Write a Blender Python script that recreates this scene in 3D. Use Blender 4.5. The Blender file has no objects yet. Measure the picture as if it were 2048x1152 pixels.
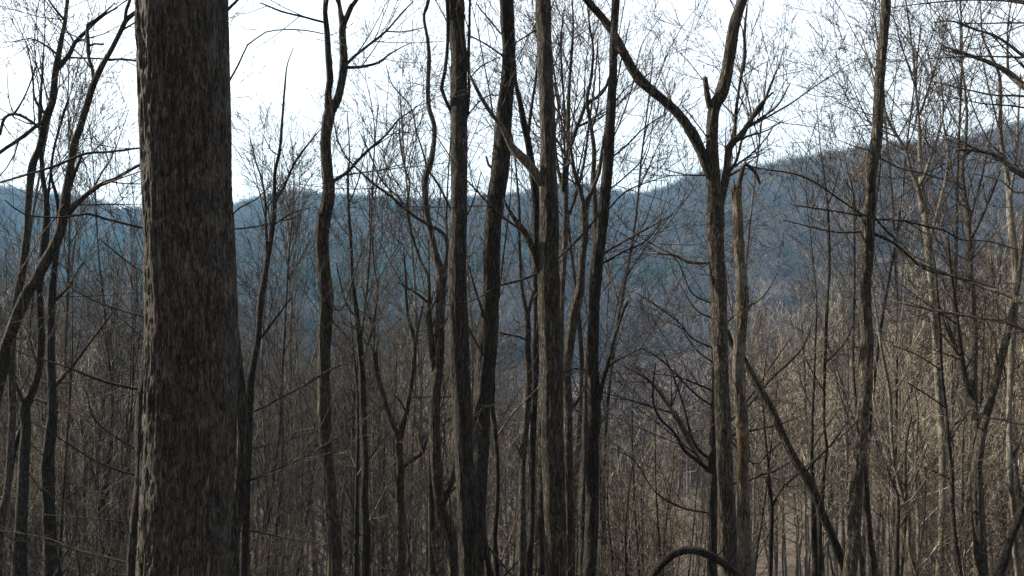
import bpy, math, random
import numpy as np

rs = np.random.RandomState
R = math.radians
SC = bpy.context.scene
COL = SC.collection

# ------------------------------------------------------------------ camera, world, sun, exposure
F = 1704.0                      # focal length in pixels of a 2048 px wide frame
CAMZ = 1.6
cam = bpy.data.cameras.new('camera'); co = bpy.data.objects.new('camera', cam); COL.objects.link(co)
co.location = (0, 0, CAMZ); co.rotation_euler = (R(90), 0, 0)
cam.sensor_width = 36; cam.lens = 36 * F / 2048; cam.clip_start = .05; cam.clip_end = 6000
SC.camera = co

SUN_EL, SUN_AZ = 32.0, -69.0    # azimuth measured from +Y towards +X
w = bpy.data.worlds.new('World'); SC.world = w; w.use_nodes = True
nt = w.node_tree; bg = nt.nodes['Background']
sky = nt.nodes.new('ShaderNodeTexSky'); sky.sky_type = 'NISHITA'; sky.sun_disc = False
sky.sun_elevation = R(SUN_EL); sky.sun_rotation = R(SUN_AZ); sky.air_density = 1.0; sky.dust_density = 3.0; sky.ozone_density = 1.0
cl = nt.nodes.new('ShaderNodeTexNoise'); cl.inputs['Scale'].default_value = 1.6; cl.inputs['Detail'].default_value = 6
cm = nt.nodes.new('ShaderNodeMapRange'); cm.inputs[1].default_value = .3; cm.inputs[2].default_value = .7; cm.inputs[3].default_value = .6; cm.inputs[4].default_value = .75
cx_ = nt.nodes.new('ShaderNodeMix'); cx_.data_type = 'RGBA'; cx_.inputs['B'].default_value = (5.6, 5.75, 5.75, 1)     # thin white overcast veil
nt.links.new(cl.outputs[0], cm.inputs[0]); nt.links.new(cm.outputs[0], cx_.inputs['Factor']); nt.links.new(sky.outputs[0], cx_.inputs['A'])
nt.links.new(cx_.outputs['Result'], bg.inputs[0]); bg.inputs[1].default_value = .092
sl = bpy.data.lights.new('sun', 'SUN'); sl.energy = 5.0; sl.angle = R(.53); sl.color = (1, .90, .74)
so = bpy.data.objects.new('sun', sl); COL.objects.link(so)
so.rotation_euler = (R(90 - SUN_EL), 0, R(180 - SUN_AZ)); so.location = (0, 0, 60)
SC.view_settings.view_transform = 'Standard'; SC.view_settings.look = 'None'
SC.view_settings.gamma = 1; SC.view_settings.exposure = 1.75
SC.cycles.max_bounces = 5; SC.cycles.diffuse_bounces = 3; SC.cycles.glossy_bounces = 1
SC.cycles.volume_bounces = 0; SC.cycles.use_denoising = True; SC.cycles.denoising_prefilter = 'NONE'     # unfiltered guides keep the fine twigs

# ------------------------------------------------------------------ helpers
def at(px, py, d):
    return np.array([(px - 1024) / F * d, d, CAMZ - (py - 576) / F * d])

def vnoise(x, y, seed, wrapx=None):
    """smooth value noise on arrays, optionally periodic in x"""
    g = rs(seed).rand(257, 257)
    xi = np.floor(x).astype(int); yi = np.floor(y).astype(int)
    fx = x - xi; fy = y - yi
    fx = fx * fx * (3 - 2 * fx); fy = fy * fy * (3 - 2 * fy)
    m = wrapx or 256
    x0 = xi % m; x1 = (xi + 1) % m; y0 = yi % 256; y1 = (yi + 1) % 256
    return (g[y0, x0] * (1 - fx) + g[y0, x1] * fx) * (1 - fy) + (g[y1, x0] * (1 - fx) + g[y1, x1] * fx) * fy

def fbm(x, y, seed, octv=4):
    s = 0; a = .5
    for k in range(octv):
        s = s + a * vnoise(x * 2 ** k + 13.7 * k, y * 2 ** k + 7.3 * k, seed + k); a *= .5
    return s

def tag(o, label=None, cat=None, group=None, kind=None):
    for k, v in (('label', label), ('category', cat), ('group', group), ('kind', kind)):
        if v: o[k] = v
    return o

def mesh_obj(name, V, Fs, mat, parent=None, loc=None, smooth=True, link=True):
    """V: (n,3) array, Fs: (m,k) array or list of such arrays"""
    me = bpy.data.meshes.new(name)
    if not isinstance(Fs, list): Fs = [Fs]
    Fs = [f for f in Fs if len(f)]
    nl = sum(f.size for f in Fs); npoly = sum(len(f) for f in Fs)
    me.vertices.add(len(V)); me.vertices.foreach_set('co', np.asarray(V, dtype=np.float32).ravel())
    me.loops.add(nl); me.loops.foreach_set('vertex_index', np.concatenate([f.ravel() for f in Fs]).astype(np.int32))
    tot = np.concatenate([np.full(len(f), f.shape[1]) for f in Fs]).astype(np.int32)
    st = np.concatenate([[0], np.cumsum(tot)[:-1]]).astype(np.int32)
    me.polygons.add(npoly); me.polygons.foreach_set('loop_start', st)
    me.polygons.foreach_set('use_smooth', np.full(npoly, smooth))
    me.update(calc_edges=True); me.validate()
    for m in (mat if isinstance(mat, list) else [mat]): me.materials.append(m)
    o = bpy.data.objects.new(name, me)
    if link: COL.objects.link(o)
    if parent: o.parent = parent
    if loc is not None: o.location = loc
    return o

class Tubes:
    def __init__(s): s.g = {}; s.n = 0
    def add(s, P, rad, sides=3):
        P = np.asarray(P, float); s.g.setdefault((len(P), sides), []).append((P, np.asarray(rad, float))); s.n += 1
    def arrays(s, rough=0, seed=1):
        Vs, Fs, off = [], [], 0
        rng = rs(seed)
        for (n, k), L in sorted(s.g.items()):
            P = np.stack([a for a, b in L]); Q = np.stack([b for a, b in L])
            T = np.gradient(P, axis=1); T /= np.linalg.norm(T, axis=2, keepdims=True) + 1e-12
            C = np.einsum('nij,nik->njk', T, T); _, ev = np.linalg.eigh(C); ref = ev[:, :, 0][:, None, :]
            U = ref - (ref * T).sum(2, keepdims=True) * T; U /= np.linalg.norm(U, axis=2, keepdims=True) + 1e-12
            W = np.cross(T, U)
            a = np.arange(k) * 2 * math.pi / k
            rr = Q[:, :, None] * np.ones(k)
            if rough: rr = rr * (1 + rough * rng.normal(0, 1, rr.shape))
            ring = P[:, :, None, :] + rr[..., None] * (np.cos(a)[:, None] * U[:, :, None, :] + np.sin(a)[:, None] * W[:, :, None, :])
            m = len(L); Vs.append(ring.reshape(-1, 3))
            idx = off + np.arange(m * n * k).reshape(m, n, k)
            nx = np.roll(idx, -1, axis=2)
            Fs.append(np.stack([idx[:, :-1], nx[:, :-1], nx[:, 1:], idx[:, 1:]], -1).reshape(-1, 4))
            if k > 3:                                  # close both ends
                tip = off + m * n * k + np.arange(m)
                Vs.append(P[:, -1] + T[:, -1] * Q[:, -1:] * .6); off += m
                Fs.append(np.stack([idx[:, -1], nx[:, -1], np.repeat(tip[:, None], k, 1)], -1).reshape(-1, 3))
            off += m * n * k
        V = np.concatenate(Vs); q = [f for f in Fs if f.shape[1] == 4]; t = [f for f in Fs if f.shape[1] == 3]
        out = [np.concatenate(q)] + ([np.concatenate(t)] if t else [])
        return V, out
    def build(s, name, mat, parent=None, origin=(0, 0, 0), rough=0, seed=1):
        V, Fs = s.arrays(rough, seed)
        return mesh_obj(name, V - np.asarray(origin), Fs, mat, parent)

def spline(P, step):
    """Catmull-Rom through the rows of P (any columns), resampled about every step along xyz"""
    P = np.asarray(P, float); n = len(P)
    E = np.vstack([2 * P[0] - P[1], P, 2 * P[-1] - P[-2]])
    out = []
    for i in range(n - 1):
        a, b, c, d = E[i:i + 4]
        k = max(1, int(np.linalg.norm((c - b)[:3]) / step + .5))
        t = (np.arange(k) / k)[:, None]
        out.append(.5 * (2 * b + (c - a) * t + (2 * a - 5 * b + 4 * c - d) * t ** 2 + (3 * b - a - 3 * c + d) * t ** 3))
    out.append(P[-1:]); return np.vstack(out)

def unit(v): return v / (np.linalg.norm(v) + 1e-12)

def side_dir(d, ang, rng):
    r = rng.normal(0, 1, 3); r -= d * (r @ d); r = unit(r)
    return unit(d * math.cos(ang) + r * math.sin(ang))

def grow(T, p, d, L, r, lev, spec, rng):
    """recursive bare branch: spec = (children per level, lift, wander, angle, rmin)"""
    ch, lift, wan, ang, rmin = spec
    n = 6 if lev <= 1 else 4
    pts = [p]; st = L / (n - 1); ds = [d]
    for i in range(n - 1):
        d = unit(d + rng.normal(0, wan, 3) + np.array([0, 0, lift])); p = p + d * st; pts.append(p); ds.append(d)
    rad = np.maximum(r * (1 - .72 * np.linspace(0, 1, n)), rmin)
    T.add(pts, rad, 5 if r > .012 else 3)
    if lev < len(ch):
        for k in range(ch[lev]):
            t = rng.uniform(.22, .98) * (n - 1); i = min(int(t), n - 2); f = t - i
            q = pts[i] * (1 - f) + pts[i + 1] * f
            grow(T, q, side_dir(ds[i], ang * rng.uniform(.6, 1.3), rng), L * rng.uniform(.34, .7) * (1.1 - .5 * t / (n - 1)),
                 max(rad[i] * rng.uniform(.45, .65), rmin), lev + 1, spec, rng)

# ------------------------------------------------------------------ materials
def bark(name, c1, c2, scale=1.0, patch=None, pscale=3.0, pamt=.5, bump=.5, patch2=None, vary=.25):
    m = bpy.data.materials.new(name); m.use_nodes = True; n = m.node_tree.nodes; l = m.node_tree.links
    bs = n['Principled BSDF']; bs.inputs['Roughness'].default_value = .92; bs.inputs['Specular IOR Level'].default_value = .15
    tc = n.new('ShaderNodeTexCoord')
    def stretched(sx, sz, det, dist):
        mp = n.new('ShaderNodeMapping'); mp.inputs['Scale'].default_value = (sx * scale, sx * scale, sz * scale); l.new(tc.outputs['Object'], mp.inputs[0])
        nz = n.new('ShaderNodeTexNoise'); nz.inputs['Scale'].default_value = 1; nz.inputs['Detail'].default_value = det; nz.inputs['Roughness'].default_value = .6; nz.inputs['Distortion'].default_value = dist
        l.new(mp.outputs[0], nz.inputs['Vector']); return nz.outputs[0]
    def math_(op, a, b):
        q = n.new('ShaderNodeMath'); q.operation = op
        for k, v in enumerate((a, b)):
            if v is None: continue
            if isinstance(v, float): q.inputs[k].default_value = v
            else: l.new(v, q.inputs[k])
        return q.outputs[0]
    rid = math_('ABSOLUTE', math_('SUBTRACT', stretched(62, 8, 3, .9), .5), None)          # furrows between the ridges
    rid = math_('MINIMUM', math_('MULTIPLY', rid, 6.0), 1.0)
    mul = n.new('ShaderNodeMath'); mul.operation = 'ADD'; l.new(math_('MULTIPLY', rid, .5), mul.inputs[0]); l.new(math_('MULTIPLY', stretched(42, 16, 8, .5), .55), mul.inputs[1])
    rp = n.new('ShaderNodeValToRGB'); rp.color_ramp.elements[0].position = .36; rp.color_ramp.elements[1].position = .68
    rp.color_ramp.elements[0].color = (*c1, 1); rp.color_ramp.elements[1].color = (*c2, 1)
    l.new(mul.outputs[0], rp.inputs[0]); colr = rp.outputs[0]
    def lay(pc, sc, lo, hi, amt, src, seed):
        p = n.new('ShaderNodeTexNoise'); p.inputs['Scale'].default_value = sc; p.inputs['Detail'].default_value = 6; p.inputs['Roughness'].default_value = .7
        ad = n.new('ShaderNodeVectorMath'); ad.inputs[1].default_value = (seed, seed * 2, 0); l.new(tc.outputs['Object'], ad.inputs[0]); l.new(ad.outputs[0], p.inputs['Vector'])
        mr = n.new('ShaderNodeMapRange'); mr.inputs[1].default_value = lo; mr.inputs[2].default_value = hi; mr.inputs[4].default_value = amt
        l.new(p.outputs[0], mr.inputs[0])
        mx = n.new('ShaderNodeMix'); mx.data_type = 'RGBA'; mx.inputs['B'].default_value = (*pc, 1)
        l.new(mr.outputs[0], mx.inputs['Factor']); l.new(src, mx.inputs['A']); return mx.outputs['Result']
    if patch: colr = lay(patch, pscale, .5, .66, pamt, colr, 3.3)
    if patch2: colr = lay(patch2, pscale * 1.7, .52, .64, pamt, colr, 9.1)
    oi = n.new('ShaderNodeObjectInfo'); hv = n.new('ShaderNodeHueSaturation')
    mr = n.new('ShaderNodeMapRange'); mr.inputs[3].default_value = 1 - vary; mr.inputs[4].default_value = 1 + vary
    l.new(oi.outputs['Random'], mr.inputs[0]); l.new(mr.outputs[0], hv.inputs['Value']); l.new(colr, hv.inputs['Color'])
    l.new(hv.outputs[0], bs.inputs['Base Color'])
    bp = n.new('ShaderNodeBump'); bp.inputs['Strength'].default_value = bump; bp.inputs['Distance'].default_value = .03
    l.new(mul.outputs[0], bp.inputs['Height']); l.new(bp.outputs[0], bs.inputs['Normal'])
    return m

M_BIG = bark('ridged_bark', (.021, .018, .0155), (.104, .088, .077), 1.7, (.019, .017, .0145), 6, .4, .7, (.12, .112, .096))
M_BARK = bark('brown_bark', (.015, .0125, .010), (.098, .083, .064), 1.0, (.075, .078, .062), 9, .25, .9)
M_DARK = bark('dark_bark', (.010, .0083, .007), (.062, .052, .043), 1.0, (.045, .045, .039), 9, .2, .9)
M_BLACK = bark('damp_black_bark', (.006, .005, .0045), (.026, .021, .018), 1.2, (.035, .036, .03), 7, .3, .8)
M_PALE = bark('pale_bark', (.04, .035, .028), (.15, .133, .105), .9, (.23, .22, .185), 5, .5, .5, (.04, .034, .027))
M_SNAG = bark('weathered_snag_wood', (.025, .02, .016), (.15, .13, .10), 1.0, (.20, .12, .06), 2.6, .7, .8, (.15, .14, .115))
M_TWIG = bark('twig_bark', (.024, .0195, .0155), (.105, .086, .066), .5, None, 3, .5, .0)
M_SKYT = bark('dark_twig_bark', (.02, .016, .013), (.075, .06, .05), .5, None, 3, .5, .0)
M_TWIGSUN = bark('sun_painted_twig_bark', (.10, .084, .064), (.32, .27, .205), .5, None, 3, .5, .0)  # twig bark paled to paint sunlight onto the brush
M_FAR = bark('distant_twigs', (.04, .032, .033), (.135, .104, .098), .2, None, 3, .5, .0, None, .7)
def plain(name, c1, c2, sc):
    m = bpy.data.materials.new(name); m.use_nodes = True; n = m.node_tree.nodes; l = m.node_tree.links
    bs = n['Principled BSDF']; bs.inputs['Roughness'].default_value = .95; bs.inputs['Specular IOR Level'].default_value = .1
    tc = n.new('ShaderNodeTexCoord'); nz = n.new('ShaderNodeTexNoise'); nz.inputs['Scale'].default_value = sc; nz.inputs['Detail'].default_value = 8; nz.inputs['Roughness'].default_value = .7
    l.new(tc.outputs['Object'], nz.inputs['Vector']); rp = n.new('ShaderNodeValToRGB')
    rp.color_ramp.elements[0].position = .35; rp.color_ramp.elements[1].position = .65
    rp.color_ramp.elements[0].color = (*c1, 1); rp.color_ramp.elements[1].color = (*c2, 1)
    l.new(nz.outputs[0], rp.inputs[0]); l.new(rp.outputs[0], bs.inputs['Base Color']); return m
M_LITTER = plain('leaf_litter', (.028, .022, .018), (.072, .056, .042), .9)
M_EVER = plain('evergreen_needles', (.018, .035, .022), (.045, .075, .04), 2)

# ------------------------------------------------------------------ terrain
SKY_PX = [(-700, 330), (-300, 345), (0, 376), (60, 386), (130, 392), (200, 402), (250, 415), (290, 413), (480, 408), (560, 387), (620, 386), (700, 392), (800, 396),
          (920, 402), (1000, 395), (1060, 380), (1140, 362), (1200, 376), (1270, 388), (1310, 383), (1345, 365), (1380, 350), (1440, 338), (1540, 328),
          (1600, 315), (1680, 304), (1760, 293), (1850, 288), (1920, 276), (2000, 258), (2048, 243), (2400, 150), (2800, 120)]
SKX = np.array([(p[0] - 1024) / F for p in SKY_PX]); SKZ = np.array([(576 - p[1]) / F for p in SKY_PX])
RD_X = np.array([-1.2, -.62, -.45, -.33, -.1, .08, .15, .2, .35, .6, 1.2]); RD = np.array([520, 520, 560, 640, 660, 640, 600, 520, 460, 400, 380.])

def ground_z(x, y):
    x = np.asarray(x, float); y = np.asarray(y, float)
    yy = np.maximum(y, 1e-3)
    # near slope
    z = np.where(y < -1.5, -.68 * (y + 1.5), 0)  # unseen rise behind the camera, steepened to block sky light on trunk fronts
    prof = np.interp(y, [0, 1.5, 6, 25, 60, 110, 160, 220], [0, -.35, -2.6, -11.5, -19, -26, -31, -33])
    z = z + np.where(y >= 0, prof, 0)
    z = z + np.clip((y - 8) / 40, 0, 1) * np.clip(y, 0, 60) / 60 * (.12 * np.maximum(x - 4, 0).clip(0, 90) + .05 * np.maximum(-x - 6, 0).clip(0, 90))
    z = z + .5 * (fbm(x * .12 + 50, y * .12 + 50, 3) - .5) * np.clip(np.abs(y) / 8, .15, 1)
    # far hills
    r = np.hypot(x, y); ta = np.clip(x / yy, -1.3, 1.3)
    ridge = np.interp(ta, RD_X, RD); top = np.interp(ta, SKX, SKZ) * ridge + CAMZ - 13
    t = (y - 170) / (ridge - 170)
    ts = np.clip(t, 0, 1)
    prof2 = ts ** .93 * (1 - .0 * ts)
    gul = (fbm(ta * 7 + 31, ts * .9 + 3, 11, 4) - .5) * 46 * np.sin(np.pi * ts) ** .8
    hill = -33 + (top + 33) * prof2 + gul
    hill = np.where(t > 1, top - (t - 1) * 90, hill)
    k = np.clip((y - 165) / 30, 0, 1); k = k * k * (3 - 2 * k)
    return z * (1 - k) + hill * k

def gz(x, y): return float(ground_z(np.array([x]), np.array([y]))[0])

ys = np.concatenate([np.linspace(-110, -2, 30), np.linspace(-1, 30, 63), np.linspace(31, 180, 100), np.linspace(184, 760, 150), np.linspace(780, 1100, 12)])
xs0 = np.linspace(-1.15, 1.15, 260)
YY = np.repeat(ys[:, None], 260, 1); XX = xs0[None, :] * np.maximum(np.abs(YY) + 25, 40)
ZZ = ground_z(XX, YY)
gi = np.arange(len(ys) * 260).reshape(len(ys), 260)
GF = np.stack([gi[:-1, :-1], gi[:-1, 1:], gi[1:, 1:], gi[1:, :-1]], -1).reshape(-1, 4)
tag(mesh_obj('ground', np.stack([XX, YY, ZZ], -1).reshape(-1, 3), GF, M_LITTER), kind='structure')

# ------------------------------------------------------------------ traced trees
TILE = dict(a=(0, 0), b=(0, 576), c=(512, 0), d=(512, 576), e=(1024, 0), f=(1024, 576), g=(1536, 0), h=(1536, 576))
def px_path(s):
    out = []; ox = oy = 0; buf = []
    for tk in s.split():
        if tk in TILE: ox, oy = TILE[tk]; continue
        buf.append(float(tk))
        if len(buf) == 3: out.append((ox + buf[0] / 2, oy + buf[1] / 2, buf[2] / 2)); buf = []
    return out

def path3(s, d0, drift, rng, d_fn=None):
    P0 = px_path(s); P = P0[:1]
    for q in P0[1:]:
        if math.hypot(q[0] - P[-1][0], q[1] - P[-1][1]) > 9 or len(P0) < 4: P.append(q)
    n = len(P); out = []; ph = rng.uniform(0, 6.28, 2)
    L = 0
    for i, (x, y, wd) in enumerate(P):
        if i: L += math.hypot(x - P[i - 1][0], y - P[i - 1][1]) / F * d0
        d = d0 + drift * L + .02 * d0 * (math.sin(L * 1.1 + ph[0]) - math.sin(ph[0]) + .3 * (math.sin(L * 2.7 + ph[1]) - math.sin(ph[1])))
        out.append((*at(x, y, d), wd / F * d / 2))
    return np.array(out)

def traced_tree(name, label, cat, trunk, d, limbs=(), mat=None, sides=14, twig=1.0, tmat=None, up=5.0, crown=True, seed=None, lean_down=.6,
                 rough=.05, drop=True, trunk_twigs=0, group=None, wf=1.0):
    rng = rs(seed if seed is not None else abs(hash_str(label)) % 99991)
    mat = mat or M_BARK; tmat = tmat or M_SKYT
    P = path3(trunk, d, rng.uniform(-.04, .04), rng); P[:, 3] *= wf
    if drop:                                            # carry the stem down to the ground it stands on
        dirv = unit(P[0, :3] - P[1, :3]); p = P[0].copy(); ext = []
        r0 = p[3]; k = 0
        while p[2] > gz(p[0], p[1]) - .25 and k < 60:
            k += 1; dirv = unit(dirv * lean_down + np.array([0, 0, -1]) * (1 - lean_down) + rng.normal(0, .03, 3))
            p = p.copy(); p[:3] += dirv * .55; p[3] = r0 * (1 + .012 * k); ext.append(p)
        if ext:
            ext[-1][3] *= 1.5
            if len(ext) > 1: ext[-2][3] *= 1.12
        P = np.vstack([np.array(ext[::-1]).reshape(-1, 4), P])
    n_seen = len(P)
    if up:                                              # the stem goes on above the frame
        dirv = unit(P[-1, :3] - P[-2, :3]); p = P[-1].copy(); ext = []; r0 = p[3]; n = max(3, int(up / .6))
        for k in range(n):
            dirv = unit(dirv * .8 + np.array([0, 0, .2]) + rng.normal(0, .08, 3)); p = p.copy(); p[:3] += dirv * up / n; p[3] = r0 * (1 - .85 * (k + 1) / n); ext.append(p)
        P = np.vstack([P, ext])
    base = P[0, :3].copy(); base[2] = gz(base[0], base[1])
    root = bpy.data.objects.new(name, None); COL.objects.link(root); root.location = base; root.empty_display_size = .3
    tag(root, label, cat, group)
    S = spline(P, .035 if d < 9.6 else .12)
    S[:, 3] *= 1 + .10 * (fbm(np.arange(len(S)) * (.1 if d < 9.6 else .3), np.full(len(S), rng.uniform(0, 50)), 5, 3) - .45)
    sd = hash_str(label) % 9000; K = 44 if d < 9.6 and S[:, 3].max() > .045 else (20 if d < 9.6 else 12)
    T = Tubes(); T.add(S[:, :3], S[:, 3], K); V, Fs = T.arrays()
    ncap = len(V) - len(S) * K; u = np.arange(K)[None, :] / K * np.ones((len(S), 1)); v = np.arange(len(S))[:, None] * (.035 if d < 9.6 else .12) * np.ones(K)
    nr = max(5, K // 3); wob = (vnoise(u * 6, v * 2.5, sd, 6) - .5) * 2
    rg = 1 - np.abs(2 * vnoise(u * nr + wob, v * 3.2, sd + 1, nr) - 1)
    dis = .97 + rough * (2.6 * (rg - .68) + 1.6 * (vnoise(u * K / 2, v * 14, sd + 2, K // 2) - .5) + 2.2 * (vnoise(u * 3, v * 1.6, sd + 3, 3) - .5))
    X = V[:len(S) * K].reshape(len(S), K, 3); X[:] = S[:, None, :3] + (X - S[:, None, :3]) * dis[..., None]
    mesh_obj('trunk', V - base, Fs, mat, root)
    C = Tubes(); spec = ((4, 3), .05, .085, .7, .0016 * max(1, d / 7))
    def twigs(Q, dens, skip):
        Ls = np.linalg.norm(np.diff(Q[:, :3], axis=0), axis=1); tot = Ls.sum()
        for k in range(int(dens * tot * 3.2 + .5)):
            i = int(len(Q) * rng.uniform(skip, 1)); i = min(max(i, 1), len(Q) - 1)
            t = unit(Q[i, :3] - Q[i - 1, :3])
            if i > .93 * len(Q): a = .35
            else: a = rng.uniform(.5, 1.0)
            grow(C, Q[i, :3], side_dir(t, a, rng), rng.uniform(.3, 1.25) * (.5 + d / 16), min(Q[i, 3] * .55, .012), 0, spec, rng)
    STEMS = S
    for lm in limbs:
        lmat = mat; tw = twig
        if isinstance(lm, tuple): lm, opt = lm; lmat = opt.get('mat', mat); tw = opt.get('twig', twig)
        else: opt = {}
        q0 = px_path(lm)[0]
        tp = STEMS[np.argmin(np.hypot((STEMS[:, 0] / STEMS[:, 1] * F + 1024 - q0[0]), (576 - (STEMS[:, 2] - CAMZ) / STEMS[:, 1] * F - q0[1])))]
        Q = path3(lm, tp[1], opt.get('drift', rng.uniform(-.35, .35)), rng)
        # root the limb inside the stem it grows from
        if np.hypot(Q[0, 0] - tp[0], Q[0, 2] - tp[2]) < .35: Q = np.vstack([[*tp[:3], Q[0, 3]], Q])
        Q = spline(Q, .06 if d < 9 else .1)
        Q[:, 3] *= 1 + .35 * (fbm(np.arange(len(Q)) * .22, np.full(len(Q), rng.uniform(0, 50)), 8, 3) - .45)
        STEMS = np.vstack([STEMS, Q])
        T = Tubes(); T.add(Q[:, :3], np.maximum(Q[:, 3] * 1.1, .0036), 9 if Q[0, 3] > .015 else 6)
        ob = T.build('limb', lmat, root, base, .06, 3)
        if opt.get('label'): ob['label'] = opt['label']
        twigs(Q, tw, .15)
    if trunk_twigs: 
        twigs(S[len(S) // 4:], trunk_twigs, 0)
    if up: twigs(S[int(len(S) * .8):], 1.5, 0)
    if crown and C.n: C.build('crown', tmat, root, base)
    return root

def hash_str(s):
    h = 7
    for c in s: h = (h * 131 + ord(c)) % 1000003
    return h

# --- the big ridged trunk close to the camera
def big_trunk():
    d = 3.4
    rows = [(0, 277, 455), (120, 281, 457), (250, 285, 460), (400, 291, 464), (480, 293, 468), (576, 295, 473), (700, 295.5, 475), (800, 293, 474), (900, 288, 472), (1000, 284, 467), (1100, 279, 461), (1152, 276, 457)]
    P = []
    for y, l, r in rows[::-1]: P.append((*at((l + r) / 2, y, d), (r - l) / 2 / F * d))
    z0 = gz(P[0][0], d)
    P = [(P[0][0] - .03, d + .02, z0 - .3, .46), (P[0][0] - .02, d + .01, z0 + .05, .34), (P[0][0] - .01, d, z0 + .4, .235), (P[0][0] - .005, d, z0 + .8, .20)] + P
    t = P[-1]
    P += [(t[0] - .02, d, t[2] + 1.5, t[3] * .97), (t[0] - .05, d, t[2] + 4, t[3] * .85), (t[0] + .05, d + .2, t[2] + 8, t[3] * .6), (t[0] + .1, d + .3, t[2] + 11, t[3] * .3)]
    S = spline(np.array(P), .0065); K = 300
    # keep full resolution only near the frame
    a = np.arange(K) * 2 * math.pi / K; n = len(S)
    v = np.concatenate([[0], np.cumsum(np.linalg.norm(np.diff(S[:, :3], axis=0), axis=1))])[:, None] * np.ones(K)
    u = (np.arange(K) / K)[None, :] * np.ones((n, 1))
    wv = vnoise(u * 20, v * 3.2, 21, 20) - .5
    def ridge(fu, fv, seed):
        x = u * fu + wv * 1.3
        return 1 - np.abs(2 * vnoise(x, v * fv, seed, fu) - 1)
    h = .55 * ridge(46, 6.5, 31) + .3 * ridge(100, 12, 32) + .25 * vnoise(u * 150, v * 45, 33, 150)
    h = np.clip(h, .25, .85)
    big = vnoise(u * 5, v * 1.1, 41, 5) - .5
    rad = S[:, 3:4] - .011 + .024 * (h - .5) + .02 * big
    V = np.stack([S[:, 0:1] + rad * np.cos(a), S[:, 1:2] + rad * np.sin(a), S[:, 2:3] * np.ones(K)], -1)
    idx = np.arange(n * K).reshape(n, K); nx = np.roll(idx, -1, 1)
    Fq = np.stack([idx[:-1], nx[:-1], nx[1:], idx[1:]], -1).reshape(-1, 4)
    base = np.array([P[1][0], d, z0])
    root = bpy.data.objects.new('broad_tree', None); COL.objects.link(root); root.location = base
    tag(root, 'very broad ridged grey-brown tree trunk, thickest in the picture', 'tree')
    mesh_obj('trunk', V.reshape(-1, 3) - base, Fq, M_BIG, root)
    T = Tubes(); rng = rs(5); top = len(S)
    for k in range(16):
        i = int(top * rng.uniform(.72, .99)); q = S[i]
        grow(T, q[:3], unit(np.array([rng.normal(), rng.normal(), .6])), rng.uniform(1.5, 3.5), q[3] * .25, 0, ((5, 4, 3), .06, .15, .8, .003), rng)
    T.build('crown', M_TWIG, root, base)
big_trunk()

TT = traced_tree
TT('slender_tree', 'dark slender trunk half hidden behind the left edge of the broad trunk', 'tree',
   'b 538 1152 60 545 950 58 568 750 52 566 560 52 574 420 46 590 300 44 602 150 42 612 0 40 a 622 1000 40 640 700 36 660 350 32 690 0 28', 5.2,
   ['a 600 590 8 575 590 8 430 608 9 340 615 10 230 660 10 120 695 9 0 730 8',
    'a 620 925 9 583 915 9 500 895 9 420 875 9 350 855 8 250 870 7 100 858 6 20 800 5',
    'a 620 1120 7 585 1100 7 500 1040 7 440 990 5 380 940 4', 'b 600 120 7 580 115 7 500 95 7 400 60 6 300 10 5 a 260 1130 4',
    'b 575 410 12 500 395 12 420 375 11 340 345 10 280 320 8 200 295 6 100 265 5 40 235 4',
    'b 570 650 8 530 640 8 470 600 8 400 550 7 365 500 7 350 430 5 330 390 4', 'b 560 750 7 490 735 8 400 700 7 320 655 6 230 595 5 130 535 4',
    'b 540 1110 7 420 1075 8 300 1045 7 200 1005 6 100 985 5 0 970 4', 'b 545 940 5 400 925 5 280 915 4 150 905 3', 'b 590 220 5 540 170 5 470 110 4 420 60 3'],
   M_DARK, up=4, twig=.55)
TT('slender_tree', 'dark bulging trunk showing behind the right edge of the broad trunk', 'tree',
   'b 930 1152 60 934 1000 62 958 800 66 972 650 66 968 520 62 948 300 56 925 100 52 a 900 1000 46 885 600 42 870 350 38 850 0 34', 5.0,
   ['a 890 360 9 918 322 8 955 255 7 990 180 6 1020 157 5 c 40 128 4 120 118 4 200 122 4 270 135 3', 'b 975 505 10 d 0 490 9 80 450 9 200 385 9 300 325 7 400 285 4',
    'b 970 778 9 d 0 760 9 100 720 8 200 670 7 290 620 6 350 580 4', 'b 970 645 7 d 0 640 6 120 610 5 250 570 4', 'b 950 970 7 1000 970 6 d 120 1000 6 250 1020 4',
    'a 910 40 12 930 20 10 960 -10 8', 'a 905 880 7 960 830 6 1020 800 5 c 60 740 3', 'a 905 920 7 1000 910 6 c 80 890 4 180 860 3'], M_DARK, up=4, twig=.8, wf=.8)
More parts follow.
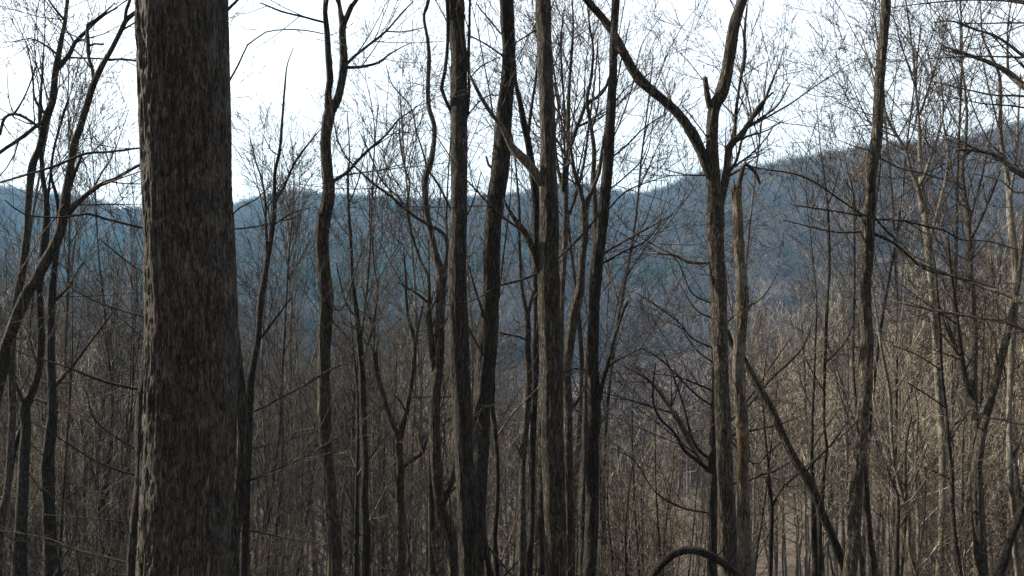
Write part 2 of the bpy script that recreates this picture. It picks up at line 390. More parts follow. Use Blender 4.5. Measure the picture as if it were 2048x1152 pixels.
TT('forked_tree', 'wavy slim trunk left of centre forking into a Y above the ridge', 'tree',
   'd 312 1152 58 315 1050 58 308 950 54 298 830 50 290 720 48 278 600 52 275 480 56 272 380 48 273 280 50 278 150 52 284 40 52 c 278 1150 54 268 1050 54 264 960 52 270 880 54 285 810 52 290 750 50 285 690 48 280 600 44 280 540 44 290 470 50 300 440 44 325 400 36 342 330 32 352 260 34 348 180 30 346 110 28 365 65 22 385 20 20 405 -5 16', 7.5,
   [('c 292 450 30 288 380 26 295 320 26 290 220 24 283 120 20 276 50 18 280 0 18 282 -60 14', dict(twig=.3, drift=.05)), 'c 346 110 22 340 60 20 330 0 16 322 -60 12',
    'c 358 270 14 420 268 11 490 250 9 530 220 7 580 190 5 620 172 3', 'c 355 265 12 400 220 11 470 165 9 520 125 8 590 45 6 630 5 4', 'c 520 125 6 580 128 5 640 118 4 670 110 3',
    'c 300 735 14 325 715 14 370 685 13 400 650 12 450 600 11 520 540 10 570 478 8 620 445 5 670 405 3', 'c 276 90 8 200 70 8 100 45 7 20 12 5', 'd 284 20 7 340 90 7 c 420 1010 6',
    'd 300 130 6 360 190 6 400 240 4'], twig=1.5, up=3)
TT('slender_tree', 'crooked thin stem swaying up just left of the centre pair of trunks', 'tree',
   'd 790 1152 40 785 1060 46 775 980 52 745 900 48 728 800 44 720 700 42 715 560 42 718 450 42 728 330 40 735 200 40 738 80 38 740 0 40 c 745 1140 42 735 1080 36 715 1000 28 700 930 26 685 850 24 675 760 24 680 700 26 700 640 24 712 560 20 712 500 20 690 420 18 688 320 18 692 230 18 685 150 14 672 65 12 690 0 14', 7.2,
   ['c 745 1100 18 768 1020 18 755 940 14 700 905 12 640 870 12 590 830 11 540 785 10 470 735 9 420 690 7 370 640 6 330 570 5 310 480 3',
    'c 695 690 9 730 740 10 775 830 8 790 900 6', 'd 712 330 18 705 280 18 700 200 20 690 100 20 c 690 1110 12 660 1050 11 630 960 11 608 870 10 605 800 9 615 740 7 590 650 6 575 560 5 575 480 4',
    'c 605 830 7 560 780 7 500 720 6 450 600 5 410 520 3', 'c 690 690 10 665 600 8 640 520 7 620 430 6 570 370 6 540 330 5 520 260 3',
    'd 752 850 26 775 790 24 795 740 20 802 680 16', 'd 722 440 8 760 435 6 800 430 4', 'd 690 60 10 640 20 9 c 570 1130 6'], twig=.9, up=3)
TT('thin_tree', 'thin straight stem with a sunlit edge close left of the crooked stem', 'tree',
   'd 703 1152 32 703 1000 30 700 850 26 698 700 24 700 600 22 706 500 18 712 380 14 c 760 1100 10', 8.2, [], twig=.5, up=2, trunk_twigs=.5)
TT('tall_tree', 'tall straight dark trunk, left one of the two crossing at the centre', 'tree',
   'd 850 1152 78 848 1000 82 845 900 84 838 750 80 832 600 78 825 450 76 815 300 80 812 150 84 808 0 80 c 805 1150 78 808 1000 76 812 850 72 812 700 68 812 550 66 810 400 66 812 250 66 805 130 64 798 50 74 795 0 76', 6.3,
   [('c 780 450 14 772 430 14 758 400 14 742 355 16 755 290 14 765 200 14 768 100 14 765 0 16 760 -60 14', dict(twig=.2)), ('c 838 480 14 850 400 14 852 300 12 850 240 14 853 120 12 856 0 10', dict(twig=.2)),
    'c 840 470 6 890 410 6 935 380 5 970 380 4', 'c 850 330 6 870 295 6 900 265 6 975 228 4', 'c 845 860 6 880 770 6 900 690 4'], M_DARK, sides=20, twig=.6)
TT('leaning_tree', 'dark trunk leaning right behind the straight centre trunk', 'tree',
   'd 880 1152 60 885 1000 62 890 850 60 897 700 64 903 550 66 905 480 68 915 350 84 925 250 84 932 150 80 938 50 74 942 0 74 c 945 1150 76 942 1000 74 948 900 70 960 800 72 975 700 74 985 600 74 990 500 68 998 400 64 1008 300 60 1012 200 54 1006 100 58 1001 0 58', 6.9,
   [('d 885 560 34 905 400 30 920 250 22 930 155 16 905 90 10 875 0 8 c 850 1060 6', dict(twig=.2, drift=-.15)), 'd 880 980 26 898 930 24 915 1020 26 938 1152 26',
    'c 990 225 7 940 190 7 890 160 6 845 140 5', 'c 985 140 8 935 80 7 900 40 6 880 10 4', 'c 960 690 10 930 660 10 920 625 8', 'c 975 560 8 990 340 6 c 1024 280 4 e 60 160 4 130 40 3',
    'e -20 320 7 20 315 5'], M_DARK, sides=20, twig=.5)
TT('thin_tree', 'thin dark winding stem immediately right of the leaning centre trunk', 'tree',
   'd 965 1152 24 955 1000 22 965 850 20 965 700 20 955 560 20 945 480 18 950 380 16 950 280 14 955 150 10', 8.0, [], M_DARK, up=2, trunk_twigs=.5, twig=.5)
TT('tall_tree', 'stout straight trunk right of centre with sunlit left edge and a pale bare limb', 'tree',
   'f 175 1152 90 172 1000 92 168 850 92 165 700 92 160 560 90 160 400 92 155 250 96 150 120 96 148 0 92 e 145 1150 94 145 1050 86 148 950 84 148 850 80 146 750 76 143 650 68 145 560 66 140 470 66 138 380 64 132 280 66 130 180 62 125 90 62 124 0 66', 6.0,
   [('e 115 730 34 98 700 34 70 660 36 30 620 32 0 590 26 c 985 510 20 950 465 18 925 430 18 900 390 16 880 350 14 855 300 10', dict(mat=M_PALE, twig=.5, label='pale barkless limb rising to the left')),
    'e 115 1100 30 100 1060 30 85 1000 26 50 930 24 20 890 20 0 860 16 c 990 800 12', 'e 130 100 8 80 130 7 0 180 5', 'e 140 90 7 155 40 6 170 0 4'], sides=20, twig=.6)
TT('forked_tree', 'forked tree just behind the stout trunk, leaning out on its right', 'tree',
   'f 228 1152 46 230 1000 42 228 850 40 225 700 40 225 560 38 222 440 38 218 340 36 230 230 38 245 120 42 262 40 40 272 0 36 e 275 1150 30 280 1050 28 290 950 32 290 860 34 300 810 22 330 740 16 350 680 16 360 600 12 380 480 8 400 330 5', 8.5,
   ['e 290 850 24 275 770 18 250 690 16 235 600 10 200 500 8 170 330 5', 'f 235 480 12 250 470 12 275 430 10 290 390 8'], M_BARK, twig=1.2, up=2)
TT('thin_tree', 'left one of two thin stems close left of the stout trunk', 'tree',
   'f 38 1152 30 40 1000 32 40 880 30 42 720 26 52 600 26 62 480 28 68 350 28 62 220 26 62 120 24 50 60 16 40 0 14 e 35 1150 12 30 1000 12 30 850 10 20 720 8 10 620 7', 7.6,
   ['f 62 120 14 70 80 14 78 40 12 90 0 8', 'f 42 680 8 20 640 6 0 610 4', 'f 60 210 9 30 195 9 0 190 8 d 960 175 7'], twig=.8, up=1.5)
TT('slender_tree', 'right one of two thin stems close left of the stout trunk, leaning behind it', 'tree',
   'f 68 1152 28 75 1000 28 80 850 26 82 700 24 85 560 24 90 420 26 95 300 28 98 150 26 98 50 24 e 95 1150 24 95 1000 26 98 850 28 90 740 34 75 640 30 62 560 26 45 480 26 30 400 20 15 330 14 5 200 8', 7.9,
   ['e 62 560 14 75 450 12 90 350 10 110 200 6', 'f 90 450 8 60 560 7 30 650 5'], M_DARK, twig=1, up=2)
TT('thin_tree', 'dark stem almost hidden by the left edge of the stout trunk', 'tree',
   'f 118 1152 34 115 1000 30 118 850 28 120 700 24 122 560 20 130 300 18', 7.8, [], M_DARK, up=1, twig=.3)
TT('multi_stem_tree', 'tree of many upright fine stems between the stout trunk and the next dark trunk', 'tree',
   'e 195 1300 28 200 1150 26 210 1000 26 215 850 24 215 750 20 225 600 18 225 450 18 230 330 14 240 200 12 245 80 8 240 0 6', 10,
   ['e 205 760 16 215 640 18 245 550 16 275 470 14 300 410 14 340 390 12 375 350 10 400 270 6', 'e 215 800 14 185 680 12 170 540 10 190 420 8 170 300 6 150 120 4',
    'e 215 900 14 260 760 12 290 640 10 310 480 8 330 330 6 345 150 4', 'e 225 560 10 205 380 8 195 200 6 205 40 4', 'e 222 650 10 180 560 9 100 500 6 60 380 4'], twig=2.6, up=1.5)
TT('thin_tree', 'thin winding stem rising just left of the dark trunk right of centre', 'tree',
   'f 290 700 22 f 300 300 22 e 335 1100 20 332 850 20 325 720 20 328 600 18 315 500 16 300 400 16 315 320 12 325 200 10 310 100 8 300 0 6', 9,
   ['e 328 720 12 350 660 12 370 620 10 400 520 6', 'e 318 520 8 345 420 7 350 300 5 340 160 3'], twig=1.8, up=1.5)
TT('tall_tree', 'smooth dark trunk right of centre with a straight side stick pointing up', 'tree',
   'f 308 1152 56 315 1050 56 320 900 56 322 750 52 325 600 50 328 480 52 326 400 50 322 300 48 325 150 48 332 0 48 e 335 1150 48 345 1000 52 360 900 46 370 800 44 380 700 42 388 600 42 392 500 40 398 400 38 405 300 34 405 200 34 410 100 32 415 0 34', 6.8,
   [('f 345 460 20 365 370 16 385 300 14 410 200 10 440 110 9 462 55 8', dict(twig=.1)), 'f 380 320 10 430 285 6 480 260 4 520 240 3', 'f 310 330 6 250 322 7 205 340 6',
    'e 405 625 8 470 570 7 530 510 6 620 450 3', 'e 395 755 7 460 700 6 520 640 5 545 570 3', 'e 375 850 7 450 770 6 540 730 5 640 700 3', 'e 355 1020 8 450 965 7 540 915 6 640 860 4',
    'e 350 1060 8 440 1010 7 540 960 6 600 880 3', ('e 350 850 10 300 920 10 230 990 10 150 1060 10 70 1108 10 0 1130 9 c 960 1148 8 d 900 35 6 850 55 4', dict(drift=-.3, twig=.2)),
    'e 400 560 6 440 470 6 480 350 5 520 180 4 600 60 3', 'e 410 380 6 440 230 5 470 90 3', 'e 402 420 6 460 350 5 560 290 3'], M_DARK, twig=1.9)
TT('forked_tree', 'big forked tree with a long limb arching left and a short broken stub', 'tree',
   'f 880 1152 78 868 1100 76 862 1000 74 860 900 72 856 800 70 852 700 68 848 600 66 843 500 64 838 400 60 835 300 60 828 200 64 828 100 64 825 0 68 e 822 1150 66 820 1050 66 815 950 72 815 850 74 808 750 60 802 650 54 800 560 48 802 480 50 812 420 52 835 380 56 855 310 54 870 220 50 885 120 50 905 50 46 922 0 44', 6.6,
   [('e 800 730 30 790 700 32 770 640 34 740 570 36 700 500 36 650 440 34 600 395 34 540 345 34 490 290 34 450 220 32 410 140 30 360 70 28 300 0 26 240 -70 22', dict(drift=-.2, twig=.15)),
    ('e 450 205 14 415 210 18 396 212 15', dict(twig=0)), ('e 800 440 24 790 420 24 780 370 20 772 310 17', dict(twig=.3)),
    'e 825 860 28 850 740 28 862 660 27 868 590 29 890 560 28 915 545 27 935 515 20 960 470 18 985 430 14 1010 400 10 g 20 370 6',
    'e 890 555 14 897 440 14 910 340 12 930 230 14 930 130 10 940 30 8', 'e 960 470 12 1000 430 10 g 10 340 8 50 250 4', 'e 935 515 10 1000 470 9 g 40 420 7 90 330 4',
    'e 860 700 12 900 640 11 920 560 9 960 540 8 g 0 520 6 60 480 4', ('e 805 1050 14 760 1052 14 700 1046 14 650 1020 11 560 1012 7', dict(mat=M_PALE, label='pale lichened dead branch')), 'e 790 560 6 720 470 5 680 420 4', 'e 780 700 7 700 700 6 620 680 4'], sides=20, twig=2.3)
TT('broken_snag', 'broken-topped dead snag with stripped orange wood beside the big forked tree', 'tree',
   'f 928 1152 56 930 1050 54 928 950 50 926 850 46 922 750 46 922 650 46 920 560 48 912 450 50 905 330 48 910 200 46 918 80 50 920 0 46 e 915 1140 46 912 1050 42 905 950 40 903 850 38 900 790 36 902 755 34', 6.1,
   [('e 902 770 18 908 740 17 919 690 18 933 652 17 950 657 15 970 683 14 984 712 11 993 738 6', dict(twig=.25, mat=M_BARK, label='hooked broken branch at the top')), 'e 892 775 16 889 742 11 887 718 3', 'e 911 775 18 913 745 12 917 728 3', 'e 901 775 20 899 752 12 897 735 3', 'e 884 800 10 880 770 7 876 752 2', 'f 945 90 10 955 70 7 962 60 2'], M_SNAG, sides=18, twig=0, up=0, rough=.07)
TT('leaning_tree', 'bare trunk leaning steeply left onto the dead snag', 'tree',
   'h 322 1160 46 305 1110 44 280 1050 42 250 980 42 220 910 44 190 830 44 150 750 48 110 690 44 60 590 44 20 500 46 f 1010 440 46 975 380 42 945 320 36 925 280 32 880 225 30 860 170 26', 6.9,
   ['h 145 745 7 190 690 7 250 630 7 310 545 5 350 490 3'], twig=.8, up=0, lean_down=.93, wf=.8)
TT('tall_tree', 'gently bent smooth dark trunk on the right, alone against the sky', 'tree',
   'h 325 1152 54 335 1050 52 345 950 50 350 850 54 355 750 56 368 650 52 375 550 50 382 470 48 390 400 52 392 300 56 396 200 52 392 100 48 390 0 46 g 393 1150 46 395 1050 50 397 950 54 405 860 50 410 780 46 410 700 46 422 620 50 435 550 46 440 450 42 445 350 40 452 250 40 462 150 38 470 50 38 473 0 38', 6.7,
   ['g 410 930 16 500 970 12 570 1030 10 640 1080 8 760 1110 6 900 1150 4', 'g 400 870 12 300 850 8 200 835 7 100 820 5', 'g 400 925 9 280 930 7 180 910 6 60 880 4', 'g 385 865 8 290 800 7 170 720 7 80 690 6 0 680 5 e 930 660 3',
    'g 410 880 10 520 880 8 650 910 8 700 920 7 780 960 6 880 965 5 1000 1000 4', 'g 405 600 6 360 590 5 280 560 3', 'g 430 620 7 520 670 6 640 700 6 780 740 4', 'g 410 850 8 480 930 8 560 1000 6 600 1060 4',
    'h 380 500 6 330 560 6 250 630 4'], sides=20, twig=1.1)
TT('multi_stem_tree', 'dark trunk at far right splitting low into a wide V of stems', 'tree',
   'h 855 1152 50 848 1050 50 842 950 50 838 850 46 835 720 42 845 640 38 860 560 32 885 470 30 910 380 30 935 280 28 955 200 28 975 110 26 990 30 22 g 1000 1130 24 1010 1060 18 1020 950 14 1030 800 10', 8.5,
   ['h 838 660 28 832 560 26 825 450 26 822 350 24 825 200 24 820 80 22 815 0 22 g 810 1150 22 805 1050 20 805 950 20 795 850 22 780 750 20 775 680 14 790 560 12 795 450 10 785 330 8 770 200 6 770 80 4',
    'h 822 440 22 800 400 22 780 310 20 765 200 18 755 100 14 745 20 12 g 735 1100 9 720 950 6', 'h 775 290 16 740 210 14 700 130 12 680 60 8', 'h 920 340 8 912 260 7 910 200 5', 'g 808 960 12 850 880 10 900 760 8 930 680 6',
    'g 800 900 10 840 760 8 870 640 6 900 500 4'], twig=1.5, up=2)
TT('slender_tree', 'grey stem at the far right edge reaching above the ridge into the sky', 'tree',
   'h 1000 1152 22 990 1050 24 985 900 24 975 800 26 968 700 26 965 560 22 965 450 20 972 300 22 978 200 24 g 992 1120 28 980 960 28 968 850 26 962 750 22 945 640 20 930 540 16 930 400 14 925 300 12 890 220 10 860 150 8 850 40 5', 9.5,
   ['g 965 800 12 990 650 10 1000 480 8 1010 300 6', 'g 930 540 8 900 420 7 870 300 5 840 150 3', 'g 940 620 8 880 560 7 820 430 5 780 300 3', 'h 968 700 10 1000 640 9 1020 560 7'], M_PALE, twig=1.6, up=2)
TT('leaning_tree', 'thick dark stem leaning right out of the lower right corner', 'tree',
   'h 922 1160 44 945 1080 44 970 990 44 1000 920 40 1024 860 38 1060 790 34 1090 700 30', 7, [], M_DARK, up=5, twig=.6, lean_down=.8, wf=.86)
TT('thin_tree', 'thin dark curving stem between the bent trunk and the wide V at far right', 'tree',
   'h 770 1152 22 750 1020 20 738 880 18 735 750 18 722 620 16 710 480 14 695 330 12 690 200 12 682 80 10 676 0 8 g 672 1080 6', 8.5,
   ['h 735 770 8 680 740 7 600 710 5', 'h 725 610 7 770 540 6 820 470 4', 'h 712 480 7 640 430 6 560 380 5', 'h 695 330 6 600 270 5 500 230 4'], M_DARK, twig=1.2, up=1)
TT('slender_tree', 'dark stem hidden low behind the bent trunk on the right', 'tree',
   'h 420 1152 30 405 1000 28 395 850 26 385 720 24 382 600 20 384 400 16', 8.4, [], M_DARK, up=3, twig=.6)
TT('slender_tree', 'pale sunlit thin stem bending left, right of the bent trunk', 'tree',
   'h 600 1152 26 570 1050 24 560 900 22 530 800 20 505 700 16 495 600 14 490 450 16 475 350 14 455 250 12 440 150 10 425 50 8 415 0 8 g 400 1080 5', 9.5,
   ['h 495 640 10 450 560 8 420 450 6', 'h 490 430 8 540 360 7 580 290 4', 'h 550 880 8 590 760 7 640 620 5'], M_PALE, twig=1.6, up=1.5, tmat=M_TWIGSUN)
TT('thin_tree', 'short dark stem standing upright at the bottom right of the bent trunk', 'tree',
   'h 515 1152 24 515 1000 20 520 850 15 490 760 9 470 700 5', 8.8, [], M_DARK, up=1, trunk_twigs=1)
TT('thin_tree', 'thin stem with a blunt broken tip amid the brush right of the bent trunk', 'tree',
   'h 530 1152 20 550 900 16 548 700 12 555 600 10 575 510 8', 9.2, [], up=0, trunk_twigs=.6)
TT('thin_tree', 'faint pale upright stem deep in the brush right of the bent trunk', 'tree',
   'h 605 1152 18 600 1020 16 600 900 14 590 750 12 595 600 10 600 500 8 580 350 5', 12, [], M_PALE, up=1.5, trunk_twigs=1.5, tmat=M_TWIGSUN)
TT('slender_tree', 'thin straight stem rising behind the middle of the leaning bare trunk', 'tree',
   'h 190 1152 22 185 1000 24 180 880 18 175 700 14 178 500 12 185 350 9 190 200 7 195 60 5', 9, ['h 180 640 6 230 560 5 290 480 4', 'h 178 480 6 140 400 5 120 320 3'], M_DARK, twig=1.4, up=1.5)
TT('thin_tree', 'thin kinked stem between the leaning bare trunk and the bent trunk', 'tree',
   'h 205 1152 22 208 900 20 215 850 20 222 740 18 235 640 14 225 560 12 225 400 12 230 250 14 235 100 14 240 20 10 g 245 1100 12 245 1000 12 240 850 10 225 700 8 210 600 5', 9.6,
   ['g 240 820 6 270 740 5 290 660 3', 'h 228 300 7 300 230 6 340 150 4', 'h 228 420 7 180 340 6 140 260 4'], M_DARK, twig=1.8, up=1)
TT('thin_tree', 'thin dark stem with a forking side branch right of the dead snag', 'tree',
   'h 8 1152 20 12 1000 18 15 880 18 5 780 14 0 700 10 f 1010 560 8', 8.2, ['h 15 880 9 50 810 8 120 745 6 180 690 4'], M_DARK, twig=1, up=1)
TT('multi_stem_tree', 'tall pale grey tree of several stems over the ridge right of the bent trunk', 'tree',
   'h 690 500 30 h 670 200 28 g 655 1150 26 640 1000 28 628 880 26 615 760 22 608 650 18 605 500 12 590 350 10 580 220 8 560 60 5', 12,
   ['g 620 850 22 600 750 18 570 680 14 550 600 11 490 500 10 460 420 8 420 300 6 370 130 4', 'g 607 460 9 650 330 7 690 200 5 720 60 3', 'g 612 740 12 660 600 9 700 460 7 690 300 5', 'g 640 980 14 690 800 11 720 640 9 700 480 6',
    'g 550 600 8 470 560 6 400 480 5 330 330 3', 'g 500 520 6 420 500 5 330 510 3', 'g 590 350 6 540 200 5 500 60 3'], M_PALE, twig=2.2, up=1.5)
TT('thin_tree', 'thin dark stem in front of the ridge left of the bent trunk', 'tree',
   'h 340 300 12 g 345 1150 11 345 1000 11 345 850 9 340 760 7 320 690 4', 9.8, ['g 345 900 6 370 800 5 400 700 3', 'g 342 780 5 310 720 4'], M_DARK, twig=2, up=.5)
# the tree that stands outside the right edge and reaches in with its limbs
TT('overhanging_tree', 'tree beyond the right edge whose long pale limbs reach in across the sky', 'tree',
   'h 1300 1152 90 1290 700 86 1280 200 80 g 1270 900 76 1250 500 70 1230 100 62', 6.5,
   ['g 1250 500 40 1120 400 30 1024 345 24 960 290 22 900 255 18 830 230 14 760 205 10 690 180 6', 'g 1235 330 26 1120 270 18 1024 225 14 960 175 12 900 140 10 820 115 8 740 85 6 660 90 4',
    'g 1260 800 34 1120 740 28 1024 700 24 970 670 22 930 630 20 880 610 16 820 600 14 750 600 8', 'h 1280 250 24 1120 195 18 1020 165 14 940 130 12 850 120 10 700 95 9 600 75 7 500 55 4',
    'h 1280 150 30 1120 100 26 1024 65 24 990 40 20 940 20 16 880 5 12 g 850 1145 10 700 1090 9 600 1050 8 500 980 5', 'g 1230 100 24 1100 50 20 1024 10 16 980 0 12 900 -20 8', 'g 1240 420 14 1024 385 9 900 380 7 760 350 6 640 320 4',
    'g 1230 60 10 1000 10 8 840 0 6 660 10 5 500 30 3', 'g 1240 240 10 1020 230 7 820 225 6 640 235 4', 'g 1250 620 14 1020 770 9 930 720 8 800 690 5', 'h 1280 560 12 1020 545 8 930 525 7 860 520 4'], M_PALE, twig=1.5, up=3)
# left side
TT('leaning_tree', 'long dark trunk slanting up to the right across the left edge', 'tree',
   'b -50 700 66 -30 480 62 5 330 60 20 250 56 50 160 54 85 70 52 120 0 50 a 135 1140 48 175 1060 50 215 990 46 245 910 44 258 830 44 270 740 38 285 650 34 295 580 34 320 510 32 345 430 30 365 360 30 385 310 28 415 250 26 450 190 22 485 120 22 505 80 22 540 50 18 580 20 12', 7.2,
   [('a 268 860 24 300 820 24 340 785 18 400 740 16 460 715 14 520 680 12 575 652 10 640 620 7', dict(drift=.2)), 'a 375 330 16 370 280 14 355 230 14 352 170 14 350 100 10 380 80 8 430 40 6 460 10 4', 'a 352 185 10 380 175 8 415 178 7',
    'a 440 240 10 490 236 8 560 245 6', 'a 500 85 12 505 40 12 520 0 10 530 -50 6', 'a 490 120 8 540 90 6 570 70 4', 'a 265 800 14 290 720 12 320 640 9 335 600 6'], M_BARK, twig=1.3, up=1.5, lean_down=.7, wf=.86)
TT('slender_tree', 'upright crooked tree crossing behind the slanting trunk on the left', 'tree',
   'b 10 900 30 30 800 28 50 500 30 45 300 30 55 150 30 68 40 30 a 75 1150 30 95 1050 30 108 950 28 112 850 26 120 750 28 130 660 30 155 600 26 170 540 26 180 480 28 205 420 28 215 360 26 222 280 24 240 180 18 260 90 16 270 0 14', 8.2,
   ['a 190 470 16 150 500 14 100 540 14 50 575 12 0 610 12 -60 660 9', 'a 225 275 20 270 230 18 300 170 16 340 130 14 400 70 10 470 30 6', 'a 225 215 10 180 180 8 120 155 6 40 170 3', 'a 175 450 12 140 400 8 130 300 6 110 180 3',
    'a 258 80 10 215 30 8 195 0 6', 'a 170 520 12 80 460 10 20 470 10 0 540 9', 'a 60 450 9 80 420 8 110 360 6 150 250 4'], twig=1.8, up=2)
TT('slender_tree', 'rough dark trunk low at the left thinning upward behind the slanting trunk', 'tree',
   'b 75 1152 58 80 1000 52 88 850 44 95 700 40 105 560 38 100 480 40 130 410 30 155 330 26 165 200 26 160 80 26 158 0 26 a 165 1140 28 175 1000 30 185 900 26 185 800 22 170 700 18 165 600 16 160 450 16 165 350 10 175 200 6 180 80 4', 8.8,
   ['b 100 500 16 70 400 12 20 320 8', 'b 95 540 18 60 640 18 40 760 16 10 870 12', 'b 155 330 10 120 200 9 130 60 7 a 140 1100 5', 'a 185 850 12 200 720 10 215 600 8 245 480 6 270 400 4'], M_DARK, twig=1.6, up=1)
TT('slender_tree', 'straight dark trunk nearest the broad trunk among those at the left', 'tree',
   'b 205 1152 60 200 1000 52 195 850 48 190 700 48 205 560 42 210 450 38 205 300 32 205 150 30 210 0 28 a 215 1100 24 225 1000 22 235 850 18 225 780 14 205 700 10 215 600 8 250 480 5', 9,
   ['b 215 400 12 300 300 10 380 190 8 450 100 5', 'b 210 60 10 270 0 9 a 330 1050 6', 'b 210 480 10 150 440 8 120 460 5'], M_DARK, twig=1.8, up=1.5)
TT('slender_tree', 'dim forked trunk deep in the shade left of the broad trunk', 'tree',
   'b 410 1152 52 420 1000 48 410 850 42 430 720 30 440 640 22 450 480 14 440 330 8', 13, ['b 425 1010 24 480 940 20 500 890 16 510 700 10 505 500 6', 'b 410 850 14 370 740 12 340 600 8 310 480 5'], M_DARK, twig=1.6, up=1.5)
TT('thin_tree', 'thin pole standing right of the straight dark trunk at the left', 'tree',
   'b 235 1152 16 240 1050 14 255 800 12 270 560 10 285 350 8 290 200 5', 9.5, [], M_DARK, up=1.5, trunk_twigs=1.2)
TT('slender_tree', 'thin tree with upswept twigs in the gap right of the broad trunk', 'tree',
   'b 975 1152 30 985 850 30 995 560 30 1005 360 28 d 8 200 26 15 100 26 22 20 26 c 30 1140 26 45 1040 22 65 930 18 75 830 18 75 700 14 95 600 12 105 480 10 115 350 8 125 260 5 150 190 3', 8.5,
   ['c 75 810 12 115 740 10 150 660 9 190 600 8 260 515 4', 'c 45 1020 12 38 870 10 35 780 8 15 690 6 0 650 5 a 1000 550 3', 'c 90 620 6 60 600 5 30 540 3', 'd 5 220 10 80 120 8 140 40 6', 'c 70 900 8 150 850 6 230 830 3'], M_DARK, twig=1.5, up=0)
TT('slender_tree', 'thin dark tree standing midway between the wavy Y tree and the centre trunks', 'tree',
   'd 435 1152 36 440 1000 36 432 850 32 435 700 30 428 560 28 428 440 28 422 300 26 410 180 24 398 60 18 390 0 16 c 385 1100 16 378 950 14 370 830 12 368 700 10 375 620 6 365 450 4', 8.6,
   ['d 425 290 14 455 200 12 475 100 10 485 0 8 c 470 1050 6 460 880 4', 'd 405 120 8 360 60 7 c 320 1050 5', 'c 378 950 7 320 880 5 280 800 3', 'c 370 820 6 410 720 5 440 600 3'], M_DARK, twig=1.8, up=0)
TT('thin_tree', 'thin stem hugging the left side of the thin dark tree left of centre', 'tree',
   'd 398 1152 20 402 900 18 405 700 16 408 500 14 400 350 10 385 200 6', 9, [], M_DARK, up=1, trunk_twigs=1)
TT('forked_tree', 'thin tree forking low into a narrow V left of the centre trunks', 'tree',
   'd 580 1152 40 580 1000 38 575 850 34 575 700 32 572 610 32 595 520 24 615 420 22 628 330 18 635 220 16 610 120 14 600 30 12 c 600 1120 10 590 1000 6', 8.8,
   ['d 575 625 22 540 530 20 510 430 18 485 340 16 478 240 16 475 180 12 440 60 8 c 420 1120 5', 'd 578 725 14 620 690 12 670 655 10 690 590 8 780 520 6', 'd 635 230 10 655 130 8 670 60 5', 'd 600 500 8 575 450 7 550 425 5',
    'd 628 330 7 660 300 6 690 295 4', 'd 610 440 6 700 435 6 780 432 4'], twig=1.6, up=0)
TT('slender_tree', 'dark tree with long ascending boughs close left of the big forked tree', 'tree',
   'f 800 1152 42 800 1000 40 800 850 40 802 700 36 800 560 28 800 480 22 805 300 16 800 100 10', 7.8,
   ['f 798 735 16 740 690 14 690 650 12 650 580 10 590 520 9 565 460 8 565 380 7 575 300 4', 'f 800 690 14 740 640 12 710 570 10 690 480 8 640 340 6 600 250 4', 'f 800 470 8 740 430 8 660 350 7 600 290 6 520 240 4', 'f 800 410 7 730 380 7 640 350 5 560 345 3',
    'f 803 240 8 720 200 7 660 130 6 560 60 5 500 20 3', 'f 798 900 7 700 885 7 620 850 7 560 800 5 490 690 5 400 640 3', ('f 798 740 18 770 720 18 720 640 18 690 580 22 660 520 22 620 460 14 560 380 12 500 340 8 440 310 5', dict(mat=M_PALE, label='pale sunlit bough')),
    'f 800 560 9 900 510 9 1000 410 9 h 0 375 9 60 320 8 130 250 7 160 190 5 185 100 3', 'f 800 610 9 940 575 9 1010 560 7 h 60 540 5 160 500 3', 'f 800 800 9 945 770 8 1000 745 8 h 20 735 7 100 690 4', 'f 800 640 8 900 500 7 980 400 6 h 20 300 5 100 190 3',
    'f 805 200 8 900 100 6 1000 40 5 h 40 -60 3', 'f 800 520 8 960 700 6 h 0 660 5 60 610 3', 'f 805 300 7 740 250 6 690 180 5', 'f 803 120 7 740 90 6 680 0 4 e 640 1080 3', 'f 803 60 7 720 20 6 e 660 1040 5 600 1000 3'], M_DARK, twig=1.3, up=1)
TT('thin_tree', 'lone thin sapling pole in the brush right of the smooth dark trunk', 'tree',
   'f 455 1152 11 455 950 10 475 750 7 485 680 5 470 560 3', 9, [], M_DARK, up=.6, trunk_twigs=1.2)
TT('arched_sapling', 'thick dark sapling bent over into an arch at the bottom edge', 'tree',
   'f 480 1400 36 510 1250 36 560 1152 37 590 1110 37 640 1066 39 700 1046 40 760 1055 39 820 1085 36 870 1120 31 905 1152 27 950 1230 22 985 1330 14', 4.6, [('f 600 1102 9 610 1060 7 628 1030 4', dict(twig=0)), ('f 812 1082 8 840 1050 6 850 1020 4', dict(twig=0))], M_BLACK, up=0, crown=False, lean_down=.5, wf=.85, rough=.09)

